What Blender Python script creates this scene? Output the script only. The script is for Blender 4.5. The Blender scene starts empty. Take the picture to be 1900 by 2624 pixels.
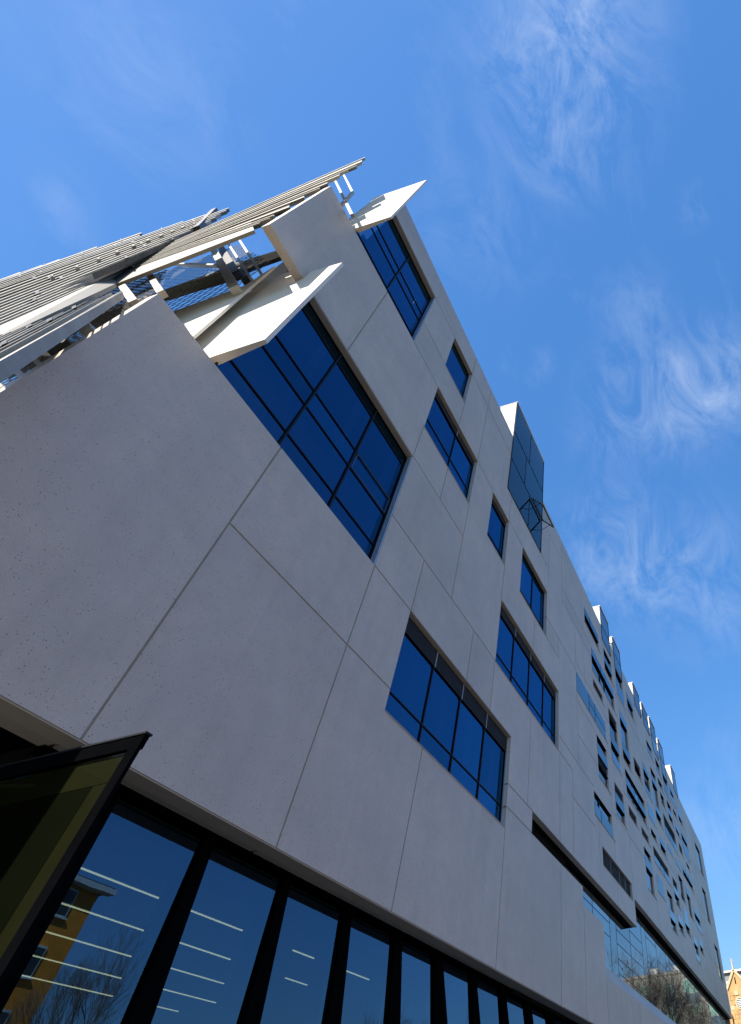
import bpy, math, random
from mathutils import Vector, Matrix
random.seed(7)
S = bpy.context.scene
COL = S.collection
R = math.radians

# ------------------------------------------------------------------ camera
cam_d = bpy.data.cameras.new('camera'); cam = bpy.data.objects.new('camera', cam_d); COL.objects.link(cam)
# rows: world X (along the facade), Y (into the building), Z (up) in lens axes x right, y down, z forward
AX = (0.27994873, 0.72796966, 0.62585053)
AY = (-0.95818596, 0.25210022, 0.13537039)
AZ = (-0.05923152, -0.63757796, 0.76810544)
rot = Matrix(((AX[0], -AX[1], -AX[2]), (AY[0], -AY[1], -AY[2]), (AZ[0], -AZ[1], -AZ[2])))
q = rot.to_quaternion(); q.normalize()
cam.matrix_world = Matrix.Translation((0, -6.7, 1.6)) @ q.to_matrix().to_4x4()
cam_d.sensor_fit = 'VERTICAL'; cam_d.sensor_height = 24.0; cam_d.sensor_width = 24.0 * 1900 / 2624
cam_d.lens = 24.0 * 1443.78 / 2624
cam_d.shift_x = (950 - 1540.34) / 2624
cam_d.clip_start = 0.05; cam_d.clip_end = 6000
S.camera = cam

# ------------------------------------------------------------------ light
SUN_DIR = Vector((-1.0, 0.44, 0.86)).normalized()          # towards the sun
sun_el = math.asin(SUN_DIR.z); sun_az = math.atan2(SUN_DIR.x, SUN_DIR.y)
world = bpy.data.worlds.new("World"); S.world = world; world.use_nodes = True
nt = world.node_tree; N = nt.nodes; L = nt.links; N.clear()
out = N.new('ShaderNodeOutputWorld'); bg = N.new('ShaderNodeBackground')
sky = N.new('ShaderNodeTexSky'); sky.sky_type = 'NISHITA'; sky.sun_disc = False
sky.sun_elevation = sun_el; sky.sun_rotation = sun_az
sky.air_density = 1.0; sky.dust_density = 0.35; sky.ozone_density = 2.6; sky.altitude = 0
bg.inputs['Strength'].default_value = 0.15
# thin cirrus wisps, mixed into the sky
tc = N.new('ShaderNodeTexCoord')
def wisp(rotv, scale, nscale, lo, hi, seed, detail=7, dist=1.0):
    mp = N.new('ShaderNodeMapping'); mp.inputs['Rotation'].default_value = rotv; mp.inputs['Scale'].default_value = scale
    mp.inputs['Location'].default_value = (seed, seed * .7, seed * 1.3)
    nz = N.new('ShaderNodeTexNoise'); nz.inputs['Scale'].default_value = nscale
    nz.inputs['Detail'].default_value = detail; nz.inputs['Roughness'].default_value = .62; nz.inputs['Distortion'].default_value = dist
    rp = N.new('ShaderNodeMapRange'); nz.inputs['Roughness'].default_value = .68; rp.inputs['From Min'].default_value = lo; rp.inputs['From Max'].default_value = hi
    L.new(tc.outputs['Generated'], mp.inputs['Vector']); L.new(mp.outputs['Vector'], nz.inputs['Vector'])
    L.new(nz.outputs['Fac'], rp.inputs['Value']); return rp.outputs['Result']
def mul(a, b):
    m = N.new('ShaderNodeMath'); m.operation = 'MULTIPLY'
    for i, v in enumerate((a, b)):
        if isinstance(v, float): m.inputs[i].default_value = v
        else: L.new(v, m.inputs[i])
    return m.outputs[0]
def addn(a, b):
    m = N.new('ShaderNodeMath'); m.operation = 'ADD'; m.use_clamp = True
    L.new(a, m.inputs[0]); L.new(b, m.inputs[1]); return m.outputs[0]
CLOUDS = [((-0.019,-0.013,1.000),0.130,1.00), ((0.074,0.019,0.997),0.140,1.00), ((0.389,0.162,0.907),0.035,0.60), ((0.250,-0.138,0.959),0.045,0.70), ((0.508,-0.018,0.861),0.160,1.00), ((0.186,0.212,0.959),0.120,0.50), ((0.686,0.128,0.717),0.140,1.10), ((0.753,-0.004,0.658),0.140,0.80), ((0.938,0.055,0.341),0.120,0.60), ((-0.019,0.633,0.774),0.060,0.60), ((-0.092,0.466,0.880),0.140,0.50), ((0.476,-0.114,0.872),0.100,0.90), ((0.355,-0.008,0.935),0.080,0.40)]
nv = N.new('ShaderNodeVectorMath'); nv.operation = 'NORMALIZE'; L.new(tc.outputs['Generated'], nv.inputs[0])
wn = N.new('ShaderNodeTexNoise'); wn.inputs['Scale'].default_value = 3.5; wn.inputs['Detail'].default_value = 4; L.new(nv.outputs[0], wn.inputs['Vector'])
ws = N.new('ShaderNodeVectorMath'); ws.operation = 'SUBTRACT'; L.new(wn.outputs['Color'], ws.inputs[0]); ws.inputs[1].default_value = (.5,.5,.5)
wm = N.new('ShaderNodeVectorMath'); wm.operation = 'MULTIPLY_ADD'; L.new(ws.outputs[0], wm.inputs[0]); wm.inputs[1].default_value = (.16,.16,.16); L.new(nv.outputs[0], wm.inputs[2])
acc = None
for d_, rad, amp in CLOUDS:
    ds = N.new('ShaderNodeVectorMath'); ds.operation = 'DISTANCE'; L.new(wm.outputs[0], ds.inputs[0]); ds.inputs[1].default_value = d_
    mr = N.new('ShaderNodeMapRange'); mr.interpolation_type = 'SMOOTHERSTEP'; mr.inputs['From Min'].default_value = rad*1.35; mr.inputs['From Max'].default_value = 0
    mr.inputs['To Min'].default_value = 0; mr.inputs['To Max'].default_value = amp; L.new(ds.outputs['Value'], mr.inputs['Value'])
    if acc is None: acc = mr.outputs[0]
    else:
        ad = N.new('ShaderNodeMath'); ad.operation = 'ADD'; L.new(acc, ad.inputs[0]); L.new(mr.outputs[0], ad.inputs[1]); acc = ad.outputs[0]
fine = wisp((.3, .5, .9), (1.0, 1.7, 1.1), 7.5, .40, .80, 1.7, 12, .8)
soft = wisp((0, 0, 0), (1, 1, 1), 2.3, .35, .75, 4.4, 3, .2)
far_ = wisp((.3, .5, .9), (1.0, 2.2, 1.2), 3.0, .58, .95, 7.7, 8, .4)
cl = addn(mul(mul(acc, fine), .34), mul(far_, .12))
mix = N.new('ShaderNodeMix'); mix.data_type = 'RGBA'
L.new(cl, mix.inputs['Factor'])
mix.inputs[7].default_value = (2.4, 2.75, 3.3, 1)
hs = N.new('ShaderNodeHueSaturation'); hs.inputs['Saturation'].default_value = 1.25; hs.inputs['Hue'].default_value = .502
# the camera's tone curve holds the sky's brightness range together
bw = N.new('ShaderNodeRGBToBW'); L.new(sky.outputs['Color'], bw.inputs[0])
pw = N.new('ShaderNodeMath'); pw.operation = 'POWER'; L.new(bw.outputs[0], pw.inputs[0]); pw.inputs[1].default_value = -.52
mxp = N.new('ShaderNodeMath'); mxp.operation = 'MINIMUM'; L.new(pw.outputs[0], mxp.inputs[0]); mxp.inputs[1].default_value = 2.0
sc_ = N.new('ShaderNodeVectorMath'); sc_.operation = 'SCALE'; L.new(sky.outputs['Color'], sc_.inputs[0]); L.new(mxp.outputs[0], sc_.inputs['Scale'])
L.new(sc_.outputs[0], hs.inputs['Color'])
L.new(hs.outputs[0], mix.inputs[6]); L.new(mix.outputs[2], bg.inputs['Color']); L.new(bg.outputs[0], out.inputs['Surface'])

sl = bpy.data.lights.new('sun', 'SUN'); sl.energy = 3.2; sl.angle = R(.5); sl.color = (1.0, .93, .82)
so = bpy.data.objects.new('sun', sl); COL.objects.link(so)
so.rotation_euler = (-SUN_DIR).to_track_quat('-Z', 'Y').to_euler()

S.view_settings.view_transform = 'Standard'; S.view_settings.look = 'None'
S.view_settings.exposure = 1.2; S.view_settings.gamma = 1.0; S.view_settings.use_curve_mapping = False
S.cycles.max_bounces = 8; S.cycles.transparent_max_bounces = 12

# ------------------------------------------------------------------ materials
def newmat(name):
    m = bpy.data.materials.new(name); m.use_nodes = True; t = m.node_tree
    b = t.nodes.get('Principled BSDF'); return m, t, b
def nd(t, k, **kw):
    n = t.nodes.new(k)
    for a, v in kw.items():
        if a in n.inputs: n.inputs[a].default_value = v
    return n
def simple(name, col, rough=.6, metal=0., var=.12, scale=3., bump=0., bscale=40., dirt=0., spec=.5):
    m, t, b = newmat(name); g = nd(t, 'ShaderNodeNewGeometry')
    n = nd(t, 'ShaderNodeTexNoise', Scale=scale, Detail=6., Roughness=.6)
    t.links.new(g.outputs['Position'], n.inputs['Vector'])
    mp = nd(t, 'ShaderNodeMapRange'); mp.inputs['From Min'].default_value = .3; mp.inputs['From Max'].default_value = .7
    mp.inputs['To Min'].default_value = 1 - var; mp.inputs['To Max'].default_value = 1 + var
    t.links.new(n.outputs['Fac'], mp.inputs['Value'])
    v = nd(t, 'ShaderNodeVectorMath'); v.operation = 'SCALE'; v.inputs[0].default_value = col
    t.links.new(mp.outputs[0], v.inputs['Scale']); t.links.new(v.outputs[0], b.inputs['Base Color'])
    b.inputs['Roughness'].default_value = rough; b.inputs['Metallic'].default_value = metal
    b.inputs['Specular IOR Level'].default_value = spec
    if bump:
        n2 = nd(t, 'ShaderNodeTexNoise', Scale=bscale, Detail=4.)
        t.links.new(g.outputs['Position'], n2.inputs['Vector'])
        bp = nd(t, 'ShaderNodeBump', Strength=bump, Distance=.01)
        t.links.new(n2.outputs['Fac'], bp.inputs['Height']); t.links.new(bp.outputs[0], b.inputs['Normal'])
    return m

def concrete(name, base):
    m, t, b = newmat(name); g = nd(t, 'ShaderNodeNewGeometry'); P = g.outputs['Position']
    def M(op, a, c=None):
        x = nd(t, 'ShaderNodeMath'); x.operation = op
        for i, v in enumerate((a, c)):
            if v is None: continue
            if isinstance(v, (int, float)): x.inputs[i].default_value = v
            else: t.links.new(v, x.inputs[i])
        return x.outputs[0]
    def noise(sc, lo, hi, tmin, tmax, det=5., vec=None, rough=.6):
        n = nd(t, 'ShaderNodeTexNoise', Scale=sc, Detail=det, Roughness=rough)
        t.links.new(vec or P, n.inputs['Vector'])
        r = nd(t, 'ShaderNodeMapRange'); r.inputs['From Min'].default_value = lo; r.inputs['From Max'].default_value = hi
        r.inputs['To Min'].default_value = tmin; r.inputs['To Max'].default_value = tmax
        t.links.new(n.outputs['Fac'], r.inputs['Value']); return r.outputs[0]
    # panel to panel tone
    oi = nd(t, 'ShaderNodeObjectInfo'); 
    rnd = nd(t, 'ShaderNodeMapRange'); rnd.inputs['To Min'].default_value = .93; rnd.inputs['To Max'].default_value = 1.06
    t.links.new(oi.outputs['Random'], rnd.inputs['Value'])
    blot = noise(.55, .3, .7, .90, 1.08)
    blot2 = noise(3.2, .3, .7, .95, 1.05)
    st = nd(t, 'ShaderNodeMapping'); st.inputs['Scale'].default_value = (2.2, 2.2, .16); t.links.new(P, st.inputs['Vector'])
    streak = noise(1.4, .5, .8, 1.0, .90, 5., st.outputs[0])
    grain = noise(95., .3, .7, .86, 1.13, 2.)
    tone = M('MULTIPLY', M('MULTIPLY', M('MULTIPLY', rnd.outputs[0], blot), M('MULTIPLY', blot2, streak)), grain)
    # exposed dark and pale aggregate
    def spots(sc, thr, soft, seed):
        mp = nd(t, 'ShaderNodeMapping'); mp.inputs['Location'].default_value = (seed, seed, seed); t.links.new(P, mp.inputs['Vector'])
        v = nd(t, 'ShaderNodeTexVoronoi', Scale=sc, Randomness=1.); t.links.new(mp.outputs[0], v.inputs['Vector'])
        sz = nd(t, 'ShaderNodeSeparateColor'); t.links.new(v.outputs['Color'], sz.inputs[0])
        th = M('MULTIPLY', M('POWER', sz.outputs[0], 4.0), thr)
        d = M('SUBTRACT', th, v.outputs['Distance'])
        r = nd(t, 'ShaderNodeMapRange'); r.inputs['From Min'].default_value = 0; r.inputs['From Max'].default_value = soft
        t.links.new(d, r.inputs['Value']); return r.outputs[0]
    dark = spots(44., .36, .07, 0.); dark2 = spots(100., .38, .10, 4.3); pale = spots(70., .40, .08, 9.1)
    c1 = nd(t, 'ShaderNodeVectorMath'); c1.operation = 'SCALE'; c1.inputs[0].default_value = base; t.links.new(tone, c1.inputs['Scale'])
    def mixc(fac, a, col, k):
        x = nd(t, 'ShaderNodeMix'); x.data_type = 'RGBA'; t.links.new(M('MULTIPLY', fac, k), x.inputs['Factor'])
        t.links.new(a, x.inputs[6]); x.inputs[7].default_value = col + (1,); return x.outputs[2]
    c = mixc(dark, c1.outputs[0], (.07, .062, .06), .85)
    c = mixc(dark2, c, (.13, .11, .10), .7)
    c = mixc(pale, c, (.80, .79, .78), .6)
    # faint warm and cool mottling
    w = noise(.9, .42, .62, 0., 1., 4.)
    c = mixc(w, c, (.52, .46, .42), .18)
    t.links.new(c, b.inputs['Base Color']); b.inputs['Roughness'].default_value = .5; b.inputs['Specular IOR Level'].default_value = .5
    bp = nd(t, 'ShaderNodeBump', Strength=.35, Distance=.004)
    n2 = nd(t, 'ShaderNodeTexNoise', Scale=160., Detail=2.); t.links.new(P, n2.inputs['Vector'])
    t.links.new(n2.outputs['Fac'], bp.inputs['Height']); t.links.new(bp.outputs[0], b.inputs['Normal'])
    return m

def glass(name, tint=(.55, .68, .72), ior=1.75, wav=.02, rough=.0, refl=(.45, .74, 1.0)):
    m = bpy.data.materials.new(name); m.use_nodes = True; t = m.node_tree; t.nodes.clear()
    o = nd(t, 'ShaderNodeOutputMaterial'); mx = nd(t, 'ShaderNodeMixShader'); fr = nd(t, 'ShaderNodeFresnel'); fr.inputs['IOR'].default_value = ior
    gl = nd(t, 'ShaderNodeBsdfGlossy'); gl.inputs['Roughness'].default_value = rough; gl.inputs['Color'].default_value = refl + (1,)
    tr = nd(t, 'ShaderNodeBsdfTransparent'); tr.inputs['Color'].default_value = tint + (1,)
    g = nd(t, 'ShaderNodeNewGeometry'); n = nd(t, 'ShaderNodeTexNoise', Scale=.9, Detail=2.)
    t.links.new(g.outputs['Position'], n.inputs['Vector'])
    bp = nd(t, 'ShaderNodeBump', Strength=wav, Distance=.05)
    t.links.new(n.outputs['Fac'], bp.inputs['Height']); t.links.new(bp.outputs[0], gl.inputs['Normal'])
    oi = nd(t, 'ShaderNodeObjectInfo'); vr = nd(t, 'ShaderNodeMapRange'); vr.inputs['To Min'].default_value = .84; vr.inputs['To Max'].default_value = 1.1
    t.links.new(oi.outputs['Random'], vr.inputs['Value']); vs = nd(t, 'ShaderNodeVectorMath'); vs.operation = 'SCALE'; vs.inputs[0].default_value = refl
    t.links.new(vr.outputs[0], vs.inputs['Scale']); t.links.new(vs.outputs[0], gl.inputs['Color'])
    t.links.new(fr.outputs[0], mx.inputs[0]); t.links.new(tr.outputs[0], mx.inputs[1]); t.links.new(gl.outputs[0], mx.inputs[2])
    t.links.new(mx.outputs[0], o.inputs['Surface']); return m

def emit(name, col, st):
    m, t, b = newmat(name); b.inputs['Base Color'].default_value = col + (1,)
    b.inputs['Emission Color'].default_value = col + (1,); b.inputs['Emission Strength'].default_value = st; return m

M_CON = concrete('speckled_precast_concrete', (.585, .495, .405))
M_WHITE = simple('pale_render', (.82, .76, .66), .75, 0, .05, 2., .2, 90.)
M_SOFFIT = simple('warm_precast_soffit', (.40, .35, .27), .8, 0, .1, 1.5, .2, 60.)
M_REV = simple('warm_reveal', (.46, .40, .32), .8, 0, .08, 2.)
M_SEAL = simple('joint_sealant', (.34, .29, .22), .9, 0, .15, 4.)
M_DARK = simple('black_metal', (.003, .0032, .004), .9, .0, .2, 3., spec=.0)
M_DSOF = simple('black_soffit_panel', (.010, .010, .011), .8, 0, .25, 1.2, spec=.04)
M_FRAME = simple('dark_anodised_frame', (.010, .012, .016), .5, .0, .1, 5., spec=.15)
M_ALU = simple('pale_aluminium', (.55, .58, .60), .35, .6, .08, 4.)
M_MID = simple('mid_grey_metal', (.26, .27, .28), .6, 0., .1, 5.)
M_SASH = simple('blue_grey_sash', (.06, .09, .14), .5, 0., .1, 5.)
M_LOUV = simple('grey_louvre_metal', (.10, .10, .105), .6, .2, .1, 6.)
M_GLASS = glass('blue_coated_glass', (.14, .22, .27), 2.2, .05, refl=(.13, .52, 1.))
M_GLASSF = glass('flush_mirror_glass', (.10, .15, .18), 4.6, .05, refl=(.86, .96, 1.))
M_GLASSG = glass('ground_floor_glass', (.08, .12, .13), 2.2, .02, refl=(.32, .60, .94))
M_GLASSD = glass('dark_green_screen_glass', (.62, .66, .50), 1.4, .0, refl=(.7,.8,.8))
M_BAY = glass('bay_glass', (.88, .97, 1.0), 1.4, .02, refl=(.8, .95, 1.))
M_CEIL = simple('interior_ceiling', (.50, .51, .51), .9, 0, .05, 1.)
M_BACK = simple('pale_teal_panel', (.50, .66, .72), .8, 0, .05, 1.)
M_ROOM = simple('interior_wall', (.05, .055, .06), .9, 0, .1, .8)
M_LIGHT = emit('warm_strip_light', (1.0, .82, .52), 1.5)
M_ZINC = simple('weathered_zinc', (.30, .28, .235), .55, .2, .22, 1.6, .3, 30.)
M_ZINC2 = simple('perforated_zinc', (.085, .08, .07), .7, .1, .5, 18., .6, 60.)
M_STEEL = simple('cream_painted_steel', (.46, .42, .34), .5, .1, .12, 3.)
M_STEELD = simple('dark_painted_steel', (.05, .05, .05), .5, .2, .2, 3.)
M_MESH = simple('galvanised_mesh', (.05, .05, .05), .5, .5, .2, 6.)
M_PIPE = simple('white_pipe', (.78, .76, .72), .4, 0, .06, 4.)

# ------------------------------------------------------------------ mesh helpers
class MB:
    def __init__(s): s.v = []; s.f = []
    def quad(s, a, b, c, d):
        n = len(s.v); s.v += [tuple(a), tuple(b), tuple(c), tuple(d)]; s.f.append((n, n+1, n+2, n+3))
    def poly(s, pts):
        n = len(s.v); s.v += [tuple(p) for p in pts]; s.f.append(tuple(range(n, n+len(pts))))
    def hexa(s, p):       # 8 points: 0-3 one face, 4-7 the opposite one
        n = len(s.v); s.v += [tuple(x) for x in p]
        for q in ((0,1,2,3), (7,6,5,4), (0,4,5,1), (1,5,6,2), (2,6,7,3), (3,7,4,0)): s.f.append(tuple(n+i for i in q))
    def box(s, x0, x1, y0, y1, z0, z1):
        s.hexa([(x0,y0,z0),(x1,y0,z0),(x1,y0,z1),(x0,y0,z1),(x0,y1,z0),(x1,y1,z0),(x1,y1,z1),(x0,y1,z1)])
    def beam(s, a, b, w, h, up=(0,0,1)):
        a = Vector(a); b = Vector(b); d = (b-a).normalized(); u = Vector(up)
        if abs(d.dot(u)) > .95: u = Vector((0,1,0))
        r = d.cross(u).normalized(); u = r.cross(d)
        r = r*w/2; u = u*h/2
        s.hexa([a-r-u, a+r-u, a+r+u, a-r+u, b-r-u, b+r-u, b+r+u, b-r+u])
    def tube(s, a, b, r0, r1, n=8, cap=True):
        a = Vector(a); b = Vector(b); d = (b-a)
        if d.length < 1e-5: return
        d.normalize(); u = Vector((0,0,1)) if abs(d.z) < .9 else Vector((1,0,0))
        x = d.cross(u).normalized(); y = d.cross(x); k = len(s.v)
        for c, r in ((a, r0), (b, r1)):
            for i in range(n):
                t = 2*math.pi*i/n; s.v.append(tuple(c + x*r*math.cos(t) + y*r*math.sin(t)))
        for i in range(n): j = (i+1) % n; s.f.append((k+i, k+j, k+n+j, k+n+i))
        if cap: s.f.append(tuple(range(k+n-1, k-1, -1))); s.f.append(tuple(range(k+n, k+2*n)))
    def build(s, name, mat, parent=None, kind=None, smooth=False):
        me = bpy.data.meshes.new(name); me.from_pydata(s.v, [], s.f); me.update()
        if mat: me.materials.append(mat)
        if smooth: me.polygons.foreach_set('use_smooth', [True]*len(me.polygons))
        o = bpy.data.objects.new(name, me); COL.objects.link(o)
        if parent: o.parent = parent
        if kind: o['kind'] = kind
        return o
def empty(name, loc=(0,0,0), label=None, cat=None, group=None):
    o = bpy.data.objects.new(name, None); o.location = loc; COL.objects.link(o); o.empty_display_size = .3
    if label: o['label'] = label
    if cat: o['category'] = cat
    if group: o['group'] = group
    return o
def tag(o, label=None, cat=None, group=None):
    if label: o['label'] = label
    if cat: o['category'] = cat
    if group: o['group'] = group
    return o
def box(name, mat, parent, *a, kind=None):
    m = MB(); m.box(*a); return m.build(name, mat, parent, kind)
def part_empty(name, parent):
    o = bpy.data.objects.new(name, None); o.parent = parent; o.empty_display_size = .2; COL.objects.link(o); return o

# ------------------------------------------------------------------ ground
m = MB(); m.quad((-3000,-3000,0),(3000,-3000,0),(3000,3000,0),(-3000,3000,0))
g = m.build('ground', simple('grass_and_earth', (.055,.06,.03), .95, 0, .25, .4), None, 'structure')
box('pavement', simple('worn_stone_paving', (.15,.135,.115), .8, 0, .12, .8, .3, 20.), None, -30, 130, -9.0, 3.0, .0, .12, kind='structure')
m = MB(); m.quad((-300,-19,.006),(300,-19,.006),(300,-9.2,.006),(-300,-9.2,.006))
m.build('road', simple('asphalt', (.055,.054,.053), .85, 0, .2, 2., .5, 60.), None, 'structure')
box('kerb', simple('granite_kerb', (.32,.31,.30), .8, 0, .1, 2.), None, -30, 130, -9.18, -9.01, 0, .13, kind='structure')

# ------------------------------------------------------------------ the building
B = empty('university_building', (0,0,0), 'long speckled pale grey concrete building with scattered blue windows', 'building')
ROOF = 24.65
# windows, heights in metres: (s0, s1, [(top, bottom, kind)...], mullions)   F flush glass, R recessed glass, L louvre
FAR = [
 (24.0,26.85,[(23.1,22.6,'F'),(22.6,22.05,'R')],[25.0]),
 (25.05,29.75,[(21.05,20.55,'F'),(20.55,19.59,'R')],[26.87,27.82]),
 (28.0,29.75,[(23.05,22.5,'R'),(22.5,22.07,'F'),(22.07,21.5,'R')],[]),
 (25.1,26.95,[(19.05,18.58,'L')],[]),
 (22.09,27.08,[(17.5,16.5,'F')],[24.05,25.1]),
 (30.82,32.65,[(23.44,22.6,'R'),(22.6,21.53,'F')],[]),
 (33.72,35.5,[(23.4,22.9,'F'),(22.9,22.05,'R')],[]),
 (30.9,32.75,[(20.45,19.95,'F'),(19.95,18.45,'R'),(18.45,17.9,'F'),(17.9,17.4,'R')],[]),
 (28.07,29.87,[(19.0,18.48,'L'),(18.48,17.5,'R'),(17.5,17.0,'F'),(17.0,16.5,'R'),(16.5,16.0,'F')],[]),
 (25.2,27.0,[(15.93,15.45,'R'),(15.45,14.95,'F'),(14.95,14.5,'L'),(14.5,13.86,'R')],[]),
 (24.2,27.1,[(12.8,12.3,'R'),(12.3,11.8,'F')],[25.17]),
 (28.15,29.95,[(14.87,14.38,'L'),(14.38,13.87,'F'),(13.87,13.3,'R')],[]),
 (31.05,32.9,[(14.85,14.34,'L')],[]),
 (31.0,35.8,[(16.85,16.35,'R'),(16.35,15.93,'F'),(15.93,15.4,'R')],[32.84,33.86]),
 (33.87,35.66,[(18.9,18.45,'L'),(18.45,18.0,'R')],[]),
 (36.7,38.5,[(19.85,19.4,'F'),(19.4,18.9,'R'),(18.9,18.35,'L'),(18.35,17.93,'F')],[]),
 (39.6,41.4,[(20.85,20.35,'R'),(20.35,19.87,'F'),(19.87,18.3,'R'),(18.3,17.85,'F'),(17.85,17.3,'R')],[]),
 (36.8,38.63,[(17.28,16.43,'F')],[]),
 (34.0,35.85,[(14.83,14.4,'L')],[]),
 (36.93,38.56,[(15.78,15.4,'R')],[]),
 (39.43,41.2,[(22.83,22.35,'R'),(22.35,21.93,'F')],[]),
 (42.4,44.0,[(22.8,22.25,'R'),(22.25,21.88,'F')],[]),
 (42.4,44.0,[(21.28,20.8,'R')],[]),
 (42.55,44.0,[(20.3,19.5,'R')],[]),
 (47.9,49.5,[(23.1,22.68,'F'),(22.68,22.3,'R'),(22.3,21.83,'F')],[]),
 (45.3,46.9,[(20.8,20.25,'R'),(20.25,19.78,'F'),(19.78,19.38,'R')],[]),
 (48.05,49.5,[(21.2,20.85,'R')],[]),
 (50.8,52.5,[(22.6,21.7,'F'),(21.7,21.3,'R')],[]),
 (42.55,47.0,[(18.78,17.95,'L'),(17.95,17.38,'F')],[44.25,45.35]),
 (48.0,49.55,[(20.15,19.67,'F'),(19.67,19.4,'R')],[]),
 (50.7,53.5,[(20.5,20.18,'F'),(20.18,19.75,'R'),(19.75,18.78,'F')],[]),
 (48.35,49.8,[(18.75,18.1,'L')],[]),
 (39.73,41.5,[(16.3,15.86,'F'),(15.86,15.48,'R')],[]),
 (42.67,44.25,[(16.78,16.42,'F')],[]),
 (34.07,35.83,[(13.8,13.35,'R'),(13.35,12.8,'F'),(12.8,11.73,'R')],[]),
 (36.97,41.57,[(14.8,14.28,'L'),(14.28,13.9,'F')],[38.66,39.74]),
 (37.05,38.78,[(13.28,12.38,'F')],[]),
 (45.5,47.1,[(16.72,16.37,'F')],[]),
 (48.35,52.75,[(17.25,16.85,'F'),(16.85,16.47,'R')],[49.76,50.92]),
 (51.1,52.55,[(18.18,17.9,'R')],[]),
 (39.95,41.68,[(13.26,12.3,'R'),(12.3,11.8,'F'),(11.8,11.3,'R')],[]),
 (42.77,44.45,[(14.78,14.28,'L'),(14.28,13.84,'F'),(13.84,13.27,'R')],[]),
 (45.65,47.25,[(15.77,14.75,'R'),(14.75,14.3,'L')],[]),
 (48.42,50.0,[(15.75,15.3,'F'),(15.3,13.93,'R')],[]),
 (42.8,44.47,[(12.72,12.27,'F'),(12.27,11.83,'R')],[]),
 (45.7,47.3,[(13.78,12.8,'F'),(12.8,12.36,'R')],[]),
 (51.2,53.8,[(15.15,14.75,'F'),(14.75,14.3,'R'),(14.3,13.88,'F')],[]),
 (48.48,50.2,[(12.73,12.3,'F'),(12.3,11.77,'R'),(11.77,11.38,'F')],[]),
 (51.4,52.9,[(13.25,12.75,'F'),(12.75,12.4,'R')],[]),
 (59.5,62.5,[(22.5,20.2,'R')],[]),
 (59.1,61.3,[(18.66,16.15,'R')],[]),
 (61.0,63.3,[(14.8,12.5,'R')],[]),
]
# near windows: s0,s1,z0,z1, depth, mullions, transoms, louvre height at the head
NEAR = [
 (8.77,15.03,8.0,10.63,.15,[10.40,11.93,13.50],[8.60],.50),
 (13.45,19.48,12.3,14.87,.15,[15.05,16.58,18.08],[12.88],.42),
 (14.93,17.92,16.5,19.02,.15,[16.5],[16.95],.0),
 (7.21,10.37,16.47,19.05,.14,[8.95],[17.28],.36),
 (7.19,8.80,20.65,23.12,.15,[],[21.05],.0),
 (11.83,13.43,16.47,18.98,.15,[],[17.0],.34),
 (25.1,30.15,10.12,10.86,.12,[26.6,28.1,29.1],[],.62),
]
BAYS = [ # s0,s1,z0,z1,depth
 (12.95,16.97,20.63,28.0,.9,[15.0],[25.2,22.92]),
 (27.8,29.8,23.56,26.3,.6,[],[24.8]),
 (30.8,32.7,23.47,25.95,.5,[],[24.7]),
 (36.4,38.4,23.9,25.8,.5,[],[]),
 (39.2,41.2,23.9,25.75,.5,[],[24.8]),
 (42.0,44.05,23.27,26.05,.5,[],[24.6]),
 (45.0,46.9,22.75,25.7,.5,[],[24.2]),
 (50.5,52.4,23.7,25.9,.5,[],[]),
]
FAR.append((45.0,46.9,[(22.72,22.2,'R'),(22.2,21.3,'F')],[]))
# facade extents (solid regions) and cuts
SOLID = [(1.05,17.0,4.98,ROOF),(17.0,30.45,9.2,ROOF),(30.45,64.9,10.31,ROOF)]
CUTS = [(1.05,7.18,10.61,14.87),(1.05,2.65,19.02,ROOF+1),(2.6,5.58,19.02,23.1)]
CUTS += [(w[0],w[1],w[2][-1][1],w[2][0][0]) for w in FAR]
CUTS += [(w[0],w[1],w[2],w[3]) for w in NEAR]
CUTS += [(b[0],b[1],b[2],ROOF+1) for b in BAYS]
CUTS += [(56.76,56.84,10.0,16.8)]
VJ = [(3.95,4.98,10.61),(3.95,14.87,19.02),(7.18,4.98,10.61),(7.18,14.87,16.5),(8.79,10.63,12.33),(8.79,14.88,16.5),(8.79,23.12,24.7),(8.79,19.03,20.7),
 (10.37,4.98,8.0),(10.37,12.33,16.5),(10.37,19.03,24.7),(11.84,10.63,12.33),(13.43,10.63,12.33),(13.43,14.87,16.5),(13.43,19.0,20.63),(15.03,4.98,8.0),
 (16.57,9.2,12.3),(16.57,14.87,16.5),(18.07,19.5,23.1),(19.62,9.2,12.3),(19.5,16.5,17.6),(20.03,19.4,24.7),(21.15,9.2,12.33),(22.05,12.96,19.8),
 (24.7,10.0,12.5),(30.45,9.9,13.2),(30.3,15.0,24.7),(36.25,10.3,24.7),(42.0,10.3,24.7),(47.62,10.3,24.7),(54.2,10.3,24.7),(56.8,16.8,24.7),(23.5,17.6,24.7),(27.3,9.2,16.2)]
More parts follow.
